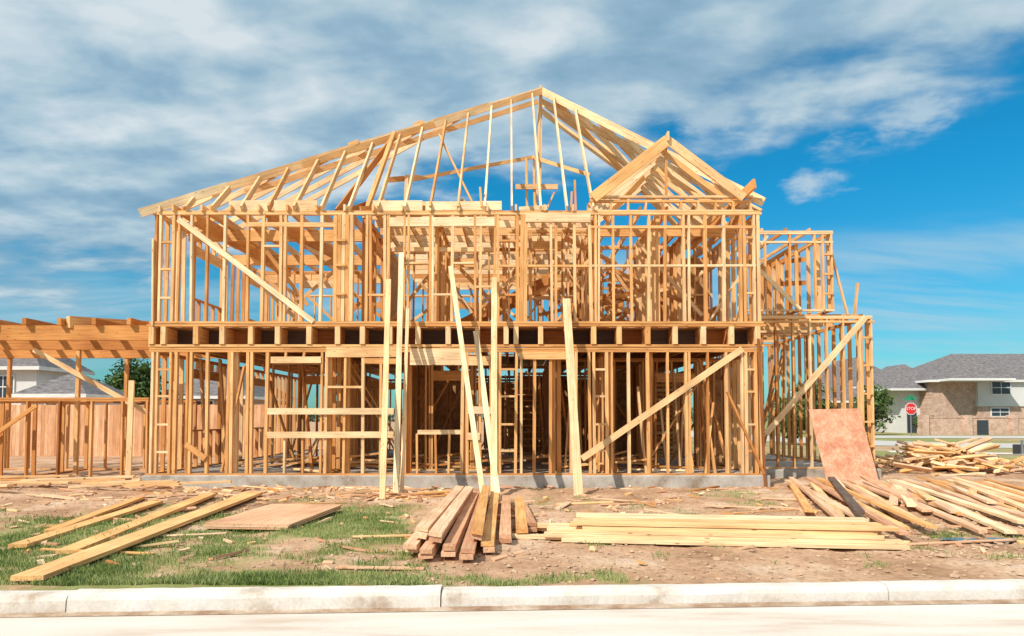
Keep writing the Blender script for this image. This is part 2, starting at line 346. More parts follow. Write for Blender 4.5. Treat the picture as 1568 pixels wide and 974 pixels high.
# roof
L=Lum()
LC=Vector((-8.22,14.9,6.1)); PK=Vector((.86,20,11.38)); RC=Vector((5.6,15.0,6.4))
def hipL(t): return LC.lerp(PK,t)
def hipR(t): return RC.lerp(PK,t)
n=6
for i in range(n):
    a=hipL(i/n); b=hipL((i+1.03)/n); o=Vector((0,0,R(-.03,.03)))
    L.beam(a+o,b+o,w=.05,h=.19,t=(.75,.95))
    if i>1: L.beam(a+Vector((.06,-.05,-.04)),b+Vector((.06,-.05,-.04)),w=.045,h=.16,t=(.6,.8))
L.beam(hipL(.2)+Vector((0,.25,-.16)),hipL(.99)+Vector((0,.25,-.2)),w=.045,h=.14,t=.7)
for tt in (.46,.63): L.beam(hipL(tt)+Vector((-.15,0,.06)),hipL(tt)+Vector((.1,0,.16)),w=.05,h=.12,t=.5)
L.beam(RC,PK,w=.05,h=.2,t=.9)
L.beam(RC+Vector((.1,.5,-.1)),PK+Vector((.05,.45,-.15)),w=.05,h=.2,t=.9)
x=-7.85
while x<1.9:
    if x<PK.x: p=hipL((x-LC.x)/(PK.x-LC.x))
    else: p=hipR((RC.x-x)/(RC.x-PK.x))
    L.beam((x+R(-.03,.03),15.0,6.25),p+Vector((R(-.04,.04),-.02,-.06)),w=.045,h=.14,t=(.55,.9)); x+=.605
y=15.7
while y<18.9:
    p=hipL((y-14.9)/5.1); L.beam((-8.2,y,6.2),p+Vector((0,0,-.06)),w=.045,h=.14,t=(.8,1)); y+=.6
y=15.9
while y<20:
    p=hipR((y-15)/5.); L.beam((5.55,y,6.35),p+Vector((0,0,-.06)),w=.045,h=.15,t=(.8,1)); y+=.62
for y in (20.5,21.1):
    L.beam((PK.x,y,11.3),(5.5,y-2.6,6.5),w=.045,h=.16,t=.95)
L.beam(PK+Vector((0,-.1,0)),(PK.x,22.2,11.38),w=.05,h=.22,t=.7)
for dx in (-.06,.07): L.beam((PK.x+dx-.12,20.1,F2T),(PK.x+dx*.4,20.1,11.3),w=.05,h=.1,t=.65)
L.beam((-2.9,18.6,8.15),(.6,20,9.35),w=.045,h=.1,t=.6); L.beam((.6,20,9.35),(2.2,19,8.45),w=.045,h=.1,t=.6)
L.beam((-3.0,18.6,F2T),(-2.9,18.6,8.3),w=.09,h=.09,t=.6); L.beam((-3.4,18.4,8.1),(-2.6,18.9,8.35),w=.045,h=.14,t=.4)
L.beam((-1.9,17.6,9.0),(-.7,17.0,6.4),w=.045,h=.13,t=.6)
L.beam((-3.1,17.6,9.05),(-3.4,15.6,6.3),w=.09,h=.15,t=.45); L.beam((-3.1,17.6,8.95),(-4.0,15.4,6.3),w=.05,h=.15,t=.4)
for dx in (-.1,.12): L.beam((.55+dx,19.2,F2T+.1),(.5+dx,19.2,9.0),w=.06,h=.12,t=.55)
L.beam((.1,19.1,8.15),(1.3,19.1,8.15),w=.045,h=.14,t=.8); L.beam((.2,19.1,7.5),(1.0,19.1,7.55),w=.045,h=.14,t=.8)
L.beam((.1,19.1,7.4),(1.3,19.1,6.4),w=.045,h=.14,t=.6); L.beam((1.2,19.15,8.0),(.5,19.15,6.4),w=.045,h=.1,t=.5)
for x in (1.55,1.75,2.0): L.beam((x,18.2,F2T),(x+R(-.1,.1),18.3,R(7.2,8.6)),w=.05,h=.1,t=.5)
for k in range(6):
    y=14.95+.62*k; hh=.15 if k else .24
    L.beam((1.80,y,6.48),(3.46,y,7.78),w=.045,h=hh,t=(.85,1))
    L.beam((3.46,y,7.78),(5.15,y,6.48),w=.045,h=hh*.8,t=(.85,1))
L.beam((3.46,14.85,7.84),(3.46,18.6,7.84),w=.045,h=.2,t=.9)
L.beam((3.46,15.1,6.55),(3.46,15.1,7.7),w=.045,h=.09,t=.5)
L.beam((5.3,14.7,6.72),(4.7,17.6,6.1),w=.06,h=.22,t=.3)
L.beam((2.2,16,6.3),(3.3,16.8,7.6),w=.045,h=.13,t=.6); L.beam((4.9,15.6,6.3),(3.5,16.2,7.6),w=.045,h=.13,t=.6)
for i in range(9):
    L.beam((R(-4.5,-.5),YF+R(0,.2),6.3),(R(-4.4,-.4),YF+R(0,1),6.3+R(.2,.5)),w=.045,h=.12,t=(.3,.6))
L.make('roof_rafters',H)
# right wing
L=Lum(); W=(.5,.85)
wall(L,'x',17.0,XR+.15,9.0,ZS,4.15,t=W,sp=.42)
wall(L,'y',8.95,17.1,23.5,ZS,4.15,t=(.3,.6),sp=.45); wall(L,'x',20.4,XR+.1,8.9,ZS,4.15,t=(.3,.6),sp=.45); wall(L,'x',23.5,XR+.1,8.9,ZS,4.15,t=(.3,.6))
for z in (.9,1.5,2.2,2.9,3.6): L.beam((8.75,16.96,z),(8.97,16.96,z),w=.09,h=.045,t=.6)
L.beam((8.72,17,ZS),(8.72,17,4.1),w=.05,h=.09,t=.7)
L.beam((6.28,16.92,1.2),(8.82,16.92,4.12),w=.035,h=.14,t=.95)
L.beam((XR+.12,17,4.0),(9.05,17,4.0),w=.1,h=.05,t=.7)
y=17.4
while y<23.4: L.beam((XR+.1,y,4.2),(9.0,y,4.2),w=.045,h=.1,t=(.4,.7)); y+=.8
wall(L,'x',17.02,XR+.15,8.07,4.27,6.3,t=W,sp=.62)
L.beam((XR+.1,17.02,6.02),(8.07,17.02,6.02),w=.09,h=.045,t=.8)
wall(L,'y',8.02,17.1,22,4.27,6.3,t=(.4,.6),sp=.6); wall(L,'x',20.2,XR+.15,8.0,4.27,6.3,t=(.4,.6),sp=.62)
wall(L,'y',7.2,17.1,20,4.27,6.0,t=(.35,.5),sp=.6)
for z in (4.7,5.2,5.7): L.beam((7.82,16.98,z),(8.03,16.98,z),w=.09,h=.045,t=.6)
L.beam((7.8,17,4.3),(7.8,17,6.2),w=.05,h=.09,t=.7)
for x in (5.9,6.3,6.9,7.5): L.beam((x,17.0,6.33),(x,20.2,6.33),w=.045,h=.09,t=(.6,.8))
L.beam((5.9,16.95,5.6),(7.2,16.95,4.3),w=.035,h=.1,t=.8)
L.beam((8.1,17.2,5.9),(8.5,17.2,4.2),w=.04,h=.07,t=.7); L.beam((8.72,17.1,5.0),(8.62,17.1,4.15),w=.05,h=.06,t=.7)
for z in (5.6,5.0): L.beam((7.4,17.1,z),(7.4,19.8,z+.5),w=.05,h=.12,t=.3)
for i in range(8):
    x=R(5.9,8);y=R(17.5,22); L.beam((x,y,.5),(x+R(-1.2,1.2),y,3.9),w=.04,h=.09,t=(.4,.6))
L.make('side_wing_walls',H)
# left porch beams
L=Lum()
for y,zz,tt in ((15.4,3.52,.42),(17.6,3.52,.35),(19.8,3.5,.3)):
    L.beam((-16,y,zz),(XL-.02,y,zz),w=.13,h=.33,t=tt)
x=-15.6
while x<-8.2:
    L.beam((x,15.2,3.76),(x+R(-.02,.02),20.2,3.76),w=.09,h=.15,t=(.2,.45)); x+=.78
L.beam((-10.0,15.3,3.76),(-8.3,18.6,4.0),w=.12,h=.26,t=.45)
for x in (-11.2,-14.6):
    for y in (17.6,19.8): L.beam((x,y,.1),(x,y,3.35),w=.09,h=.09,t=.5)
L.beam((-12.3,17.5,3.35),(-9.1,17.5,1.6),w=.045,h=.12,t=.6)
L.make('porch_beams',H)
L=Lum(); wall(L,'x',16.2,-13,-8.6,.12,2.08,t=(.25,.5),sp=.75); wall(L,'x',19.5,-16,-9,.12,2.1,t=(.25,.5),sp=1.1)
L.beam((-13,16.1,.6),(-11.2,16.1,1.9),w=.04,h=.09,t=.4); wall(L,'y',-12.1,16.2,19.5,.12,2.05,t=(.25,.5),sp=1.1)
L.make('low_stud_wall')
# ---------------- leaning boards
def single(name,p0,p1,w,h,t,m=0,ref=None):
    l=Lum(); l.beam(p0,p1,w=w,h=h,t=t,m=m,ref=ref); return l.make(name)
for p0,p1,w in (((-2.34,12.4,.1),(-2.73,14.98,4.65),.11),((-2.2,13.,.1),(-2.45,14.98,5.25),.11),((-2.12,13.2,.1),(-2.3,14.98,4.0),.07),
                ((-.32,12.3,.1),(-.39,14.98,4.7),.12),((-.50,12.3,.1),(-1.36,14.98,4.95),.10),((-.24,12.2,.1),(-.8,14.98,3.5),.11),
                ((1.27,13.1,.1),(1.2,14.98,4.22),.17),((-8.34,14.9,.1),(-8.37,15.0,2.42),.12)):
    single('leaning_board',p0,p1,w,.045,R(.75,.95),ref=(0,1,0))
l=Lum([M_or]); a=Vector((7.45,16.25,.12));b=Vector((8.68,16.25,.12));c=Vector((8.6,16.92,1.83));d=Vector((7.35,16.92,1.8))
o=Vector((0,.012,.005))
l.v=[tuple(p-o) for p in (a,b,c,d)]+[tuple(p+o) for p in (a,b,c,d)]; l.l=l.v[:]; l.t=[.5]*8
l.f=[(0,1,2,3),(7,6,5,4),(0,4,5,1),(1,5,6,2),(2,6,7,3),(3,7,4,0)]; l.m=[0]*6
l.make('osb_panel')
# ------------------------------------------------------------ ground
def sl(x): return .05*max(-25,min(25,x))
def fb(x,y,s,o=0): return noise.fractal(Vector((x*s+o,y*s-o,o*.37)),1.0,2.0,4)
KF=5.83  # kerb face
def gmask(x,y):
    n=fb(x,y*1.3,.6,3)*.55+fb(x,y*1.4,2.4,8)*.35
    r=0
    if x<0.4: r=1.0-max(0,(y-10.0)/2.2)-max(0,(x+1.6)/1.6)
    r-=math.exp(-((x+2.4)**2/.6+(y-8.2)**2/.3))*.8
    e=-.15+ (.35 if y<7.4 else 0)
    if x>=-1.0: r=max(r,e)
    if y>14.3: r-=.5
    if y>19: r+=.9*min(1,(y-19)/3)+ (.5 if y>22 else 0)
    return max(0,min(1,.03+r*.78+n*1.15))
def gh(x,y,yy):
    if yy<6.0: return -.06
    z=.12
    if yy<22 and abs(x)<30:
        k=min(1,(yy-5.95)/.5)
        z+=k*(fb(x,y,.7)*.035+fb(x,y,3.1,5)*.018)
        g=1-gmask(x,y)
        z+=k*g*abs(fb(x,y,7,2))*.03
        z+=.09*math.exp(-((y-13.3)/.7)**2)*max(0,.4+fb(x,0,.8,9))*(1 if x<6 else .4)
        if 14.2<y<15.2 and -9<x<6: z-=.05
    if yy>19: z=z*(1-min(1,(yy-19)/3))+.1*min(1,(yy-19)/3)
    return z
xs=[-1500,-400,-150,-70,-45,-32,-25,-20,-17]+[-15+.1*i for i in range(321)]+[19,22,26,35,50,80,160,400,1500]
ys=[-300,-60,-20,0,4,5.6,5.8,5.95,6.02]+[6.08+.075*i for i in range(164)]+[19,20,21,22,24,27,32,40,60,90,150,400,2500]
gv=[];gm=[]
for yv in ys:
    for x in xs:
        y=yv+sl(x); gv.append((x,y,gh(x,y,yv))); gm.append(gmask(x,y))
nx=len(xs); gf=[(j*nx+i,j*nx+i+1,(j+1)*nx+i+1,(j+1)*nx+i) for j in range(len(ys)-1) for i in range(nx-1)]
me=bpy.data.meshes.new('ground'); me.from_pydata(gv,[],gf); a=me.attributes.new('gmask','FLOAT','POINT'); a.data.foreach_set('value',gm)
me.polygons.foreach_set('use_smooth',[True]*len(gf))
g=bpy.data.objects.new('ground',me); sc.collection.objects.link(g)
m,nt,b=newmat('dirt_and_grass'); Lk=nt.links.new
tc=N(nt,'ShaderNodeTexCoord'); at=N(nt,'ShaderNodeAttribute',attribute_name='gmask')
n1=N(nt,'ShaderNodeTexNoise'); n1.inputs['Scale'].default_value=.8; n1.inputs['Detail'].default_value=9; n1.inputs['Roughness'].default_value=.65
n2=N(nt,'ShaderNodeTexNoise'); n2.inputs['Scale'].default_value=14; n2.inputs['Detail'].default_value=8; n2.inputs['Roughness'].default_value=.7
n3=N(nt,'ShaderNodeTexNoise'); n3.inputs['Scale'].default_value=5; n3.inputs['Detail'].default_value=8; n3.inputs['Roughness'].default_value=.75
for n in (n1,n2,n3): Lk(tc.outputs['Object'],n.inputs['Vector'])
soil=ramp(nt,[(.3,(.30,.17,.10)),(.45,(.47,.285,.17)),(.55,(.57,.37,.235)),(.68,(.68,.52,.38))],n1.outputs['Fac'])
sp=ramp(nt,[(.3,(.5,.45,.4)),(.5,(1,1,1)),(.72,(1.2,1.17,1.14))],n2.outputs['Fac'])
soilc=mixc(nt,'MULTIPLY',.85,soil.outputs[0],sp.outputs[0])
gr=ramp(nt,[(.3,(.17,.17,.06)),(.5,(.23,.27,.08)),(.7,(.38,.37,.16))],n3.outputs['Fac'])
ad=N(nt,'ShaderNodeMath',operation='ADD'); ms=N(nt,'ShaderNodeMath',operation='MULTIPLY_ADD'); ms.inputs[1].default_value=1.6; ms.inputs[2].default_value=-.8
Lk(n3.outputs['Fac'],ms.inputs[0]); Lk(ms.outputs[0],ad.inputs[0]); Lk(at.outputs['Fac'],ad.inputs[1])
rf=ramp(nt,[(.35,(0,0,0)),(.85,(.9,.9,.9))],ad.outputs[0])
Lk(mixc(nt,'MIX',rf.outputs[0],soilc,gr.outputs[0]),b.inputs['Base Color']); b.inputs['Roughness'].default_value=.95; b.inputs['Specular IOR Level'].default_value=.1
bump(nt,b,n2.outputs['Fac'],.7,.03); me.materials.append(m)
# grass blades
gvv=[];gff=[];gt=[]
def blade(x,y,z,h,tt):
    a=R(0,6.28); w=R(.003,.006); dx=math.cos(a)*w; dy=math.sin(a)*w; lx=R(-.5,.5)*h; ly=R(-.5,.5)*h
    i=len(gvv); gvv.extend([(x-dx,y-dy,z-.01),(x+dx,y+dy,z-.01),(x+lx*.4+dx*.6,y+ly*.4,z+h*.6),(x+lx,y+ly,z+h)]); gff.extend([(i,i+1,i+2),(i,i+2,i+3)]); gt.extend([tt]*4)
cnt=0;tries=0
while cnt<52000 and tries<400000:
    tries+=1
    y=6.1+ (R(0,1)**1.5)*8.5; x=R(-.85,.85)*y
    if y-sl(x)<6.1: continue
    mk=gmask(x,y)+fb(x,y,1.7,21)*.6
    if mk>R(.35,1.15):
        blade(x,y,gh(x,y,y-sl(x)),R(.02,.06)*(1.6 if R(0,1)<.06 else 1),max(0,min(1,.45+fb(x,y,1.1,40)*.8+R(-.3,.3)))); cnt+=1
me=bpy.data.meshes.new('grass'); me.from_pydata(gvv,[],gff); a=me.attributes.new('tint','FLOAT','POINT'); a.data.foreach_set('value',gt); me.materials.append(M_grass)
o=bpy.data.objects.new('grass',me); sc.collection.objects.link(o)
# street, gutter, kerb
def strip(name,y0,y1,z0,z1,mat,x0=-80,x1=80):
    v=[];f=[];xx=[x0+(x1-x0)*i/320 for i in range(321)]
    for x in xx: v+= [(x,y0+sl(x)+(.03*noise.noise(Vector((x*2,1,1))) if name=='gutter' else 0),z0),(x,y1+sl(x),z1)]
    for i in range(320): f.append((2*i,2*i+2,2*i+3,2*i+1))
    me=bpy.data.meshes.new(name); me.from_pydata(v,[],f); me.materials.append(mat); o=bpy.data.objects.new(name,me); sc.collection.objects.link(o)
strip('street',-12,KF+.02,0,0,M_street)
strip('gutter',KF-.09,KF+.02,.004,.012,M_gutter)
KE=empty('kerb')
prof=[(0,-.05),(.012,.10),(.03,.135),(.06,.15),(.17,.152),(.20,.145),(.215,.1),(.215,-.05)]
edges=[-25+3.05*i for i in range(0,9)]+[3.28,6.35,9.4,12.4,15.5,18.5,22,25]
edges=sorted(edges)
for a_,b_ in zip(edges[:-1],edges[1:]):
    if b_-a_<.3: continue
    v=[];f=[]; npf=len(prof); dz=R(-.008,.006); dy=R(-.006,.006)
    if -0.7<a_<2.9 and b_>2.9: dz=-.016; dy=.014
    st=60
    for i in range(st+1):
        x=a_+.004+(b_-a_-.008)*i/st
        chip=.012*max(0,noise.noise(Vector((x*3,4,a_)))-.25)
        for k,(py,pz) in enumerate(prof): v.append((x,KF+py+sl(x)+dy+.008*noise.noise(Vector((x*5,k,a_)))+(chip*2 if k in(1,2) else 0),pz+dz+.007*noise.noise(Vector((x*4,k*.6,a_+9)))))
    for i in range(st):
        for j in range(npf-1): q=i*npf+j; f.append((q,q+npf,q+npf+1,q+1))
    f.append(tuple(range(npf))); f.append(tuple(reversed(range(st*npf,st*npf+npf))))
    me=bpy.data.meshes.new('kerb_stone'); me.from_pydata(v,[],f); me.materials.append(M_curb); o=bpy.data.objects.new('kerb_stone',me); sc.collection.objects.link(o); o.parent=KE
# ------------------------------------------------------------ foreground lumber
def gz(x,y): return gh(x,y,y-sl(x))
def plank(p0,p1,w,t,m=0,h=.045,dz=.02,name='wooden_plank'):
    z0=gz(*p0)+dz+h/2; z1=gz(*p1)+dz+h/2
    single(name,(p0[0],p0[1],z0),(p1[0],p1[1],z1),w,h,t,m)
plank((-4.3,6.12),(-4.75,12.7),.28,.6,0,.045,.03)
plank((-4.85,7.5),(-5.5,12.5),.22,.66); plank((-5.6,7.8),(-6.0,11.6),.2,.5)
plank((-5.9,8.8),(-6.6,12.2),.16,.6); plank((-4.5,9.4),(-5.0,12.9),.12,.7)
l=Lum()
for i in range(3):
    q=R(-.03,.03)
    l.beam((-3.45+q,8.95,gz(-3.4,10)+.04+.026*i),(-3.4+q+.15,10.9,gz(-3.4,10)+.05+.026*i),w=1.15,h=.022,t=R(.65,.85),m=1)
l.make('plywood_stack')
l=Lum()
base=.15
for i,(xa,ya,xb,yb,z) in enumerate(((-1.08,7.35,-.98,12.4,0),(-.88,7.15,-.80,12.3,0),(-.66,7.25,-.66,12.4,0),(-.46,7.1,-.5,12.2,0),(-.26,7.35,-.3,12.3,0),(-1.0,7.55,-.93,12.3,1),(-.80,7.35,-.76,12.2,1),(-.38,7.3,-.47,12.3,1),(-.08,7.9,-.10,11.9,0),(.12,8.3,.12,11.6,0),(.26,8.7,.15,11,0))):
    for q in (0,1):
        l.beam((xa+R(-.012,.012),ya+R(-.12,.12),base+.035+z*.13+q*.056),(xb,yb,base+.035+z*.12+q*.056),w=R(.12,.15),h=.048,t=R(.2,1),m=random.choice((1,1,0)),roll=R(-.08,.08)+ (.2 if z else 0))
l.make('lumber_stack')
l=Lum()
for lay in range(5):
    for k in range(5-(lay>2)):
        y=7.75+.2*k+lay*.03+R(-.03,.03); x0=R(.1,.6)+(.25*lay*.6); x1=4.25+R(-.25,.15); tt=R(.8,1)
        l.beam((x0,y+.36+R(-.06,.06),base+.02+.045*lay),(x1,y-.07+R(-.06,.06),base+.02+.045*lay),w=.17,h=.04,t=tt)
l.beam((-.1,8.3,base+.03),(1.9,8.0,base+.03),w=.14,h=.04,t=.8); l.beam((.3,9.2,base),(3.2,8.9,base),w=.1,h=.04,t=.8)
l.make('lumber_stack')
l=Lum()
for i in range(28):
    f=i/27; xa=6.0+f*3.8+R(-.3,.3); xb=4.5+f*3.8+R(-.4,.4); ya=14.8+R(-.8,.5); yb=R(8.0,10.0)+f*.8
    zz=.15+R(0,.12)
    l.beam((xa,ya,zz+.05),(xb,yb,zz-.01),w=R(.09,.15),h=.042,t=R(.4,1),m=random.choice((0,0,1)),roll=R(-.12,.12))
l.beam((6.6,14.2,.36),(4.75,9.4,.31),w=.13,h=.045,t=.5,m=3); l.beam((5.9,14.5,.22),(4.4,10.2,.22),w=.12,h=.045,t=.9)
for i in range(10):
    xa=8.5+R(-.6,1.6); l.beam((xa,14.3+R(-.6,.6),.2+R(0,.1)),(xa-R(1,2.2),R(10.2,12),.2+R(0,.1)),w=.13,h=.04,t=R(.4,.9),m=random.choice((0,1,1,0)))
l.make('scattered_lumber_pile')
l=Lum()
for i in range(260):
    r=abs(random.gauss(0,1)); an=R(0,6.28); x=12.2+1.6*r*math.cos(an); y=19+1.0*r*math.sin(an); z=.15+max(0,.75-.42*r)*R(.3,1)
    a2=R(0,3.14); ll=R(.3,1.2); e=R(-.3,.3)
    l.beam((x,y,z),(x+ll*math.cos(a2),y+ll*math.sin(a2)*.8,max(.14,z+e*ll)),w=R(.06,.18),h=.045,t=R(.45,1),m=random.choice((0,0,1)),roll=R(-.8,.8))
l.make('scrap_wood_pile')
l=Lum()
for i in range(560):
    y=R(9.2,15.0) if R(0,1)<.75 else R(6.6,9.5); x=R(-.8,.8)*y
    if R(0,1)<.35: x=R(-8,-1);y=R(12,14.8)
    a2=R(0,3.14); ll=R(.05,.25) if R(0,1)<.7 else R(.4,1.6)
    if y-sl(x)<6.6: continue
    z=gz(x,y)+.012
    l.beam((x,y,z),(x+ll*math.cos(a2),y+ll*.5*math.sin(a2),z+R(0,.04)),w=R(.015,.09),h=R(.01,.03),t=R(.3,1),m=random.choice((0,0,1,1)),roll=R(-.3,.3))
for i in range(26):
    x=R(-13,-6.5);y=R(13,16); a2=R(-.3,.3); ll=R(.8,2.5); z=gz(x,min(y,18))+.03+R(0,.1)
    l.beam((x,y,z),(x+ll*math.cos(a2),y+ll*math.sin(a2),z+R(0,.1)),w=.12,h=.04,t=R(.6,1))
l.make('wood_debris')
# dirt clods
cv=[];cf=[]
for i in range(5600):
    y=6.2+9*R(0,1)**1.3; x=R(-.8,.8)*y
    if R(0,1)<.3: x=R(4,7.5); y=R(7.2,10)
    if gmask(x,y)>.5 or y-sl(x)<6.2: continue
    r=R(.006,.028)*(2.0 if R(0,1)<.08 else 1); z=gz(x,y)+r*.2; b0=len(cv)
    for p in ((1,0,0),(0,1,0),(-1,0,0),(0,-1,0),(0,0,.8),(.7,.7,.4),(-.7,.6,.5),(.6,-.7,.4)):
        cv.append((x+p[0]*r*R(.7,1.2),y+p[1]*r*R(.7,1.2),z+p[2]*r*R(.6,1)))
    for q in ((0,5,4),(5,1,4),(1,6,4),(6,2,4),(2,3,4),(3,7,4),(7,0,4)): cf.append(tuple(b0+k for k in q))
me=bpy.data.meshes.new('dirt_clods'); me.from_pydata(cv,[],cf); me.materials.append(M_clod); o=bpy.data.objects.new('dirt_clods',me); sc.collection.objects.link(o)
# puddle
me=bpy.data.meshes.new('puddle'); pv=[(5.6+.4*math.cos(a)*(1+.3*math.sin(3*a)),8.2+.2*math.sin(a)*(1+.3*math.cos(2*a)),.15) for a in [i*.2618 for i in range(24)]]
me.from_pydata(pv,[],[tuple(range(24))]); me.materials.append(M_water); o=bpy.data.objects.new('puddle',me); sc.collection.objects.link(o)
# ------------------------------------------------------------ cedar fence
M_ced=lumbermat('cedar',[(0,(.66,.34,.17)),(1,(.86,.55,.33))])
l=Lum([M_ced]); x=-34
while x<-8.7:
    l.beam((x,27,.1),(x,27,2.12+R(-.01,.01)),w=.138,h=.02,t=R(0,1)); x+=.142
for z in (.4,1.2,1.9): l.beam((-34,27.05,z),(-8.7,27.05,z),w=.04,h=.09,t=.4)
l.make('wood_fence')
# ------------------------------------------------------------ neighbour houses
def hip(l,x0,x1,y0,y1,ze,zr,m,ov=.5):
    x0-=ov;x1+=ov;y0-=ov;y1+=ov
    w=x1-x0;d=y1-y0
    if w>=d: a=(x0+d/2,(y0+y1)/2,zr); b_=(x1-d/2,(y0+y1)/2,zr)
    else: a=((x0+x1)/2,y0+w/2,zr); b_=((x0+x1)/2,y1-w/2,zr)
    A=(x0,y0,ze);B=(x1,y0,ze);C=(x1,y1,ze);D=(x0,y1,ze)
    if w>=d: l.poly([A,B,b_,a],m);l.poly([B,C,b_],m);l.poly([C,D,a,b_],m);l.poly([D,A,a],m)
    else: l.poly([A,B,a],m);l.poly([B,C,b_,a],m);l.poly([C,D,b_],m);l.poly([D,A,a,b_],m)
    l.poly([D,C,B,A],m+0)
    l.box(x0,x1,y0-.03,y0+.02,ze-.22,ze-.004,m=3)
    l.box(x1-.02,x1+.03,y0,y1,ze-.22,ze-.004,m=3); l.box(x0-.03,x0+.02,y0,y1,ze-.22,ze-.004,m=3)
HM=[M_stucco,M_brick,M_roof,M_trim,M_dark]
def win(l,x,z,y,w=1.2,h=1.4):
    l.box(x-w/2-.1,x+w/2+.1,y-.08,y+.1,z-h/2-.1,z+h/2+.1,m=3); l.box(x-w/2,x-.04,y-.1,y+.05,z-h/2,z+h/2,m=4); l.box(x+.04,x+w/2,y-.1,y+.05,z-h/2,z+h/2,m=4)
    l.box(x-w/2,x+w/2,y-.12,y,z-.03,z+.03,m=3)
def winx(l,x,y,z,w=1.2,h=1.4):
    l.box(x-.08,x+.1,y-w/2-.1,y+w/2+.1,z-h/2-.1,z+h/2+.1,m=3); l.box(x-.11,x+.05,y-w/2,y+w/2,z-h/2,z+h/2,m=4)
def parts(name,fn):
    e=empty(name)
    for pn,f in fn:
        l=Lum(HM); f(l); l.make(pn,e)
def A1(l): l.box(40.6,44.8,66,76,0,5.25,m=1); l.box(44.8,60,65.6,76,2.7,5.25,m=0); l.box(44.8,60,65.7,76,0,2.7,m=1); l.box(38.8,40.6,68,76,0,4.6,m=0)
def A2(l): hip(l,40.3,60.5,65.6,77,5.25,8.3,2,.35); hip(l,41.2,46.6,63.8,72,5.3,7.7,2,.3); hip(l,37.4,43,67,76,4.5,7.1,2,.3)
def A3(l):
    win(l,47.0,4.5,65.6,1.7,1.2); win(l,46.9,2.15,65.7,1.6,.7); win(l,52,4.5,65.6,1.6,1.4)
    l.box(39.3,40.2,67.9,68.1,0,2.2,m=4)
parts('brick_house',(('walls',A1),('roof',A2),('windows',A3)))
def B1(l): l.box(36.2,43.5,76,86,0,5.1,m=0); l.box(38.2,40,74.5,80,0,5,m=0); l.box(33.6,37,72,80,0,3.2,m=1)
def B2(l): hip(l,36,43.7,75,87,5.0,8.6,2); hip(l,33.4,38,72,80,3.4,5.6,2)
def B3(l): win(l,37.3,3.9,76,1.1,1.4); win(l,37.3,1.6,76,1.1,1.4); win(l,42.2,3.9,76,1.,1.4); win(l,35.0,1.7,72,1.2,1.3); win(l,39.1,3.7,74.5,.9,1.3)
parts('stucco_house',(('walls',B1),('roof',B2),('windows',B3)))
def C1(l): l.box(-52,-29.3,42,46.5,0,4.75,m=0)
def C2(l): hip(l,-52,-29.3,42,46.5,4.75,7.0,2)
def C3(l): win(l,-31.3,3.5,42,1.2,1.3); win(l,-35,3.3,42,1.6,1.6); winx(l,-29.3,44,3.3)
parts('stucco_house',(('walls',C1),('roof',C2),('windows',C3)))
def D1(l): l.box(-26.6,-23.2,37,41,0,2.9,m=0)
def D2(l): hip(l,-26.6,-23.2,37,41,2.9,4.2,2,.3)
def D3(l): win(l,-24.6,1.7,37)
parts('garage',(('walls',D1),('roof',D2),('windows',D3)))
def E1(l): l.box(-25.5,-19.5,50,60,0,3.2,m=1)
def E2(l): hip(l,-25.5,-19.5,50,60,3.2,5.7,2)
def E3(l): win(l,-22.5,2.2,50,1.2,1.2)
parts('brick_house',(('walls',E1),('roof',E2),('windows',E3)))
l=Lum(HM); l.box(36.2,60,60,60.3,0,1.6,m=1); l.box(36.1,60,59.95,60.35,1.602,1.7,m=1)
for x in (36.2,40,44,48,52): l.box(x-.3,x+.3,59.8,60.5,0,1.85,m=1)
l.box(40.8,41.8,59.97,60.1,.1,1.4,m=4)
l.make('brick_wall')
l=Lum([M_black,M_metal]); l.box(20.5,34,28,28.04,.1,.52,m=0)
for i in range(7): l.box(20.8+2*i,20.88+2*i,27.94,28.0,.1,.7,m=1)
l.make('silt_fence')
def poly_strip(name,pts,w,z,mat):
    v=[];f=[]
    for i,p in enumerate(pts):
        p=Vector(p); q=Vector(pts[min(i+1,len(pts)-1)])-Vector(pts[max(i-1,0)]); n=Vector((-q.y,q.x)).normalized()*w/2
        v+=[(p.x+n.x,p.y+n.y,z),(p.x-n.x,p.y-n.y,z)]
    for i in range(len(pts)-1): f.append((2*i,2*i+2,2*i+3,2*i+1))
    me=bpy.data.meshes.new(name); me.from_pydata(v,[],f); me.materials.append(mat); o=bpy.data.objects.new(name,me); sc.collection.objects.link(o)
poly_strip('road',[(70,33),(40,34),(28,36),(22,40),(19,47),(17,60),(15,110)],8,.115,M_road)
poly_strip('road',[(26,54),(40,53),(90,52)],7,.119,M_road)
poly_strip('sidewalk',[(70,26.3),(40,26.5),(24,27),(16.5,30)],1.6,.123,M_curb)
# stop sign
e=empty('stop_sign'); X,Y,Z=32.7,56,2.35
l=Lum([M_metal,M_red,M_trim,M_green]); l.beam((X,Y+.03,.05),(X,Y+.03,3.2),w=.07,h=.05,m=0); l.make('post',e)
def octa(r,y,m,t=.02):
    l=Lum([M_metal,M_red,M_trim]); pts=[(X+r*math.cos(math.pi/8+i*math.pi/4),y,Z+r*math.sin(math.pi/8+i*math.pi/4)) for i in range(8)]
    l.poly(pts,m); l.poly([(p[0],p[1]+t,p[2]) for p in reversed(pts)],0)
    for i in range(8):
        a,b=pts[i],pts[(i+1)%8]; l.poly([a,(a[0],a[1]+t,a[2]),(b[0],b[1]+t,b[2]),b],m)
    return l
octa(.52,Y-.03,2).make('white_border',e); octa(.47,Y-.04,1,.005).make('red_face',e)
cu=bpy.data.curves.new('stop_text','FONT'); cu.body='STOP'; cu.size=.36; cu.align_x='CENTER'; cu.align_y='CENTER'; cu.extrude=.004
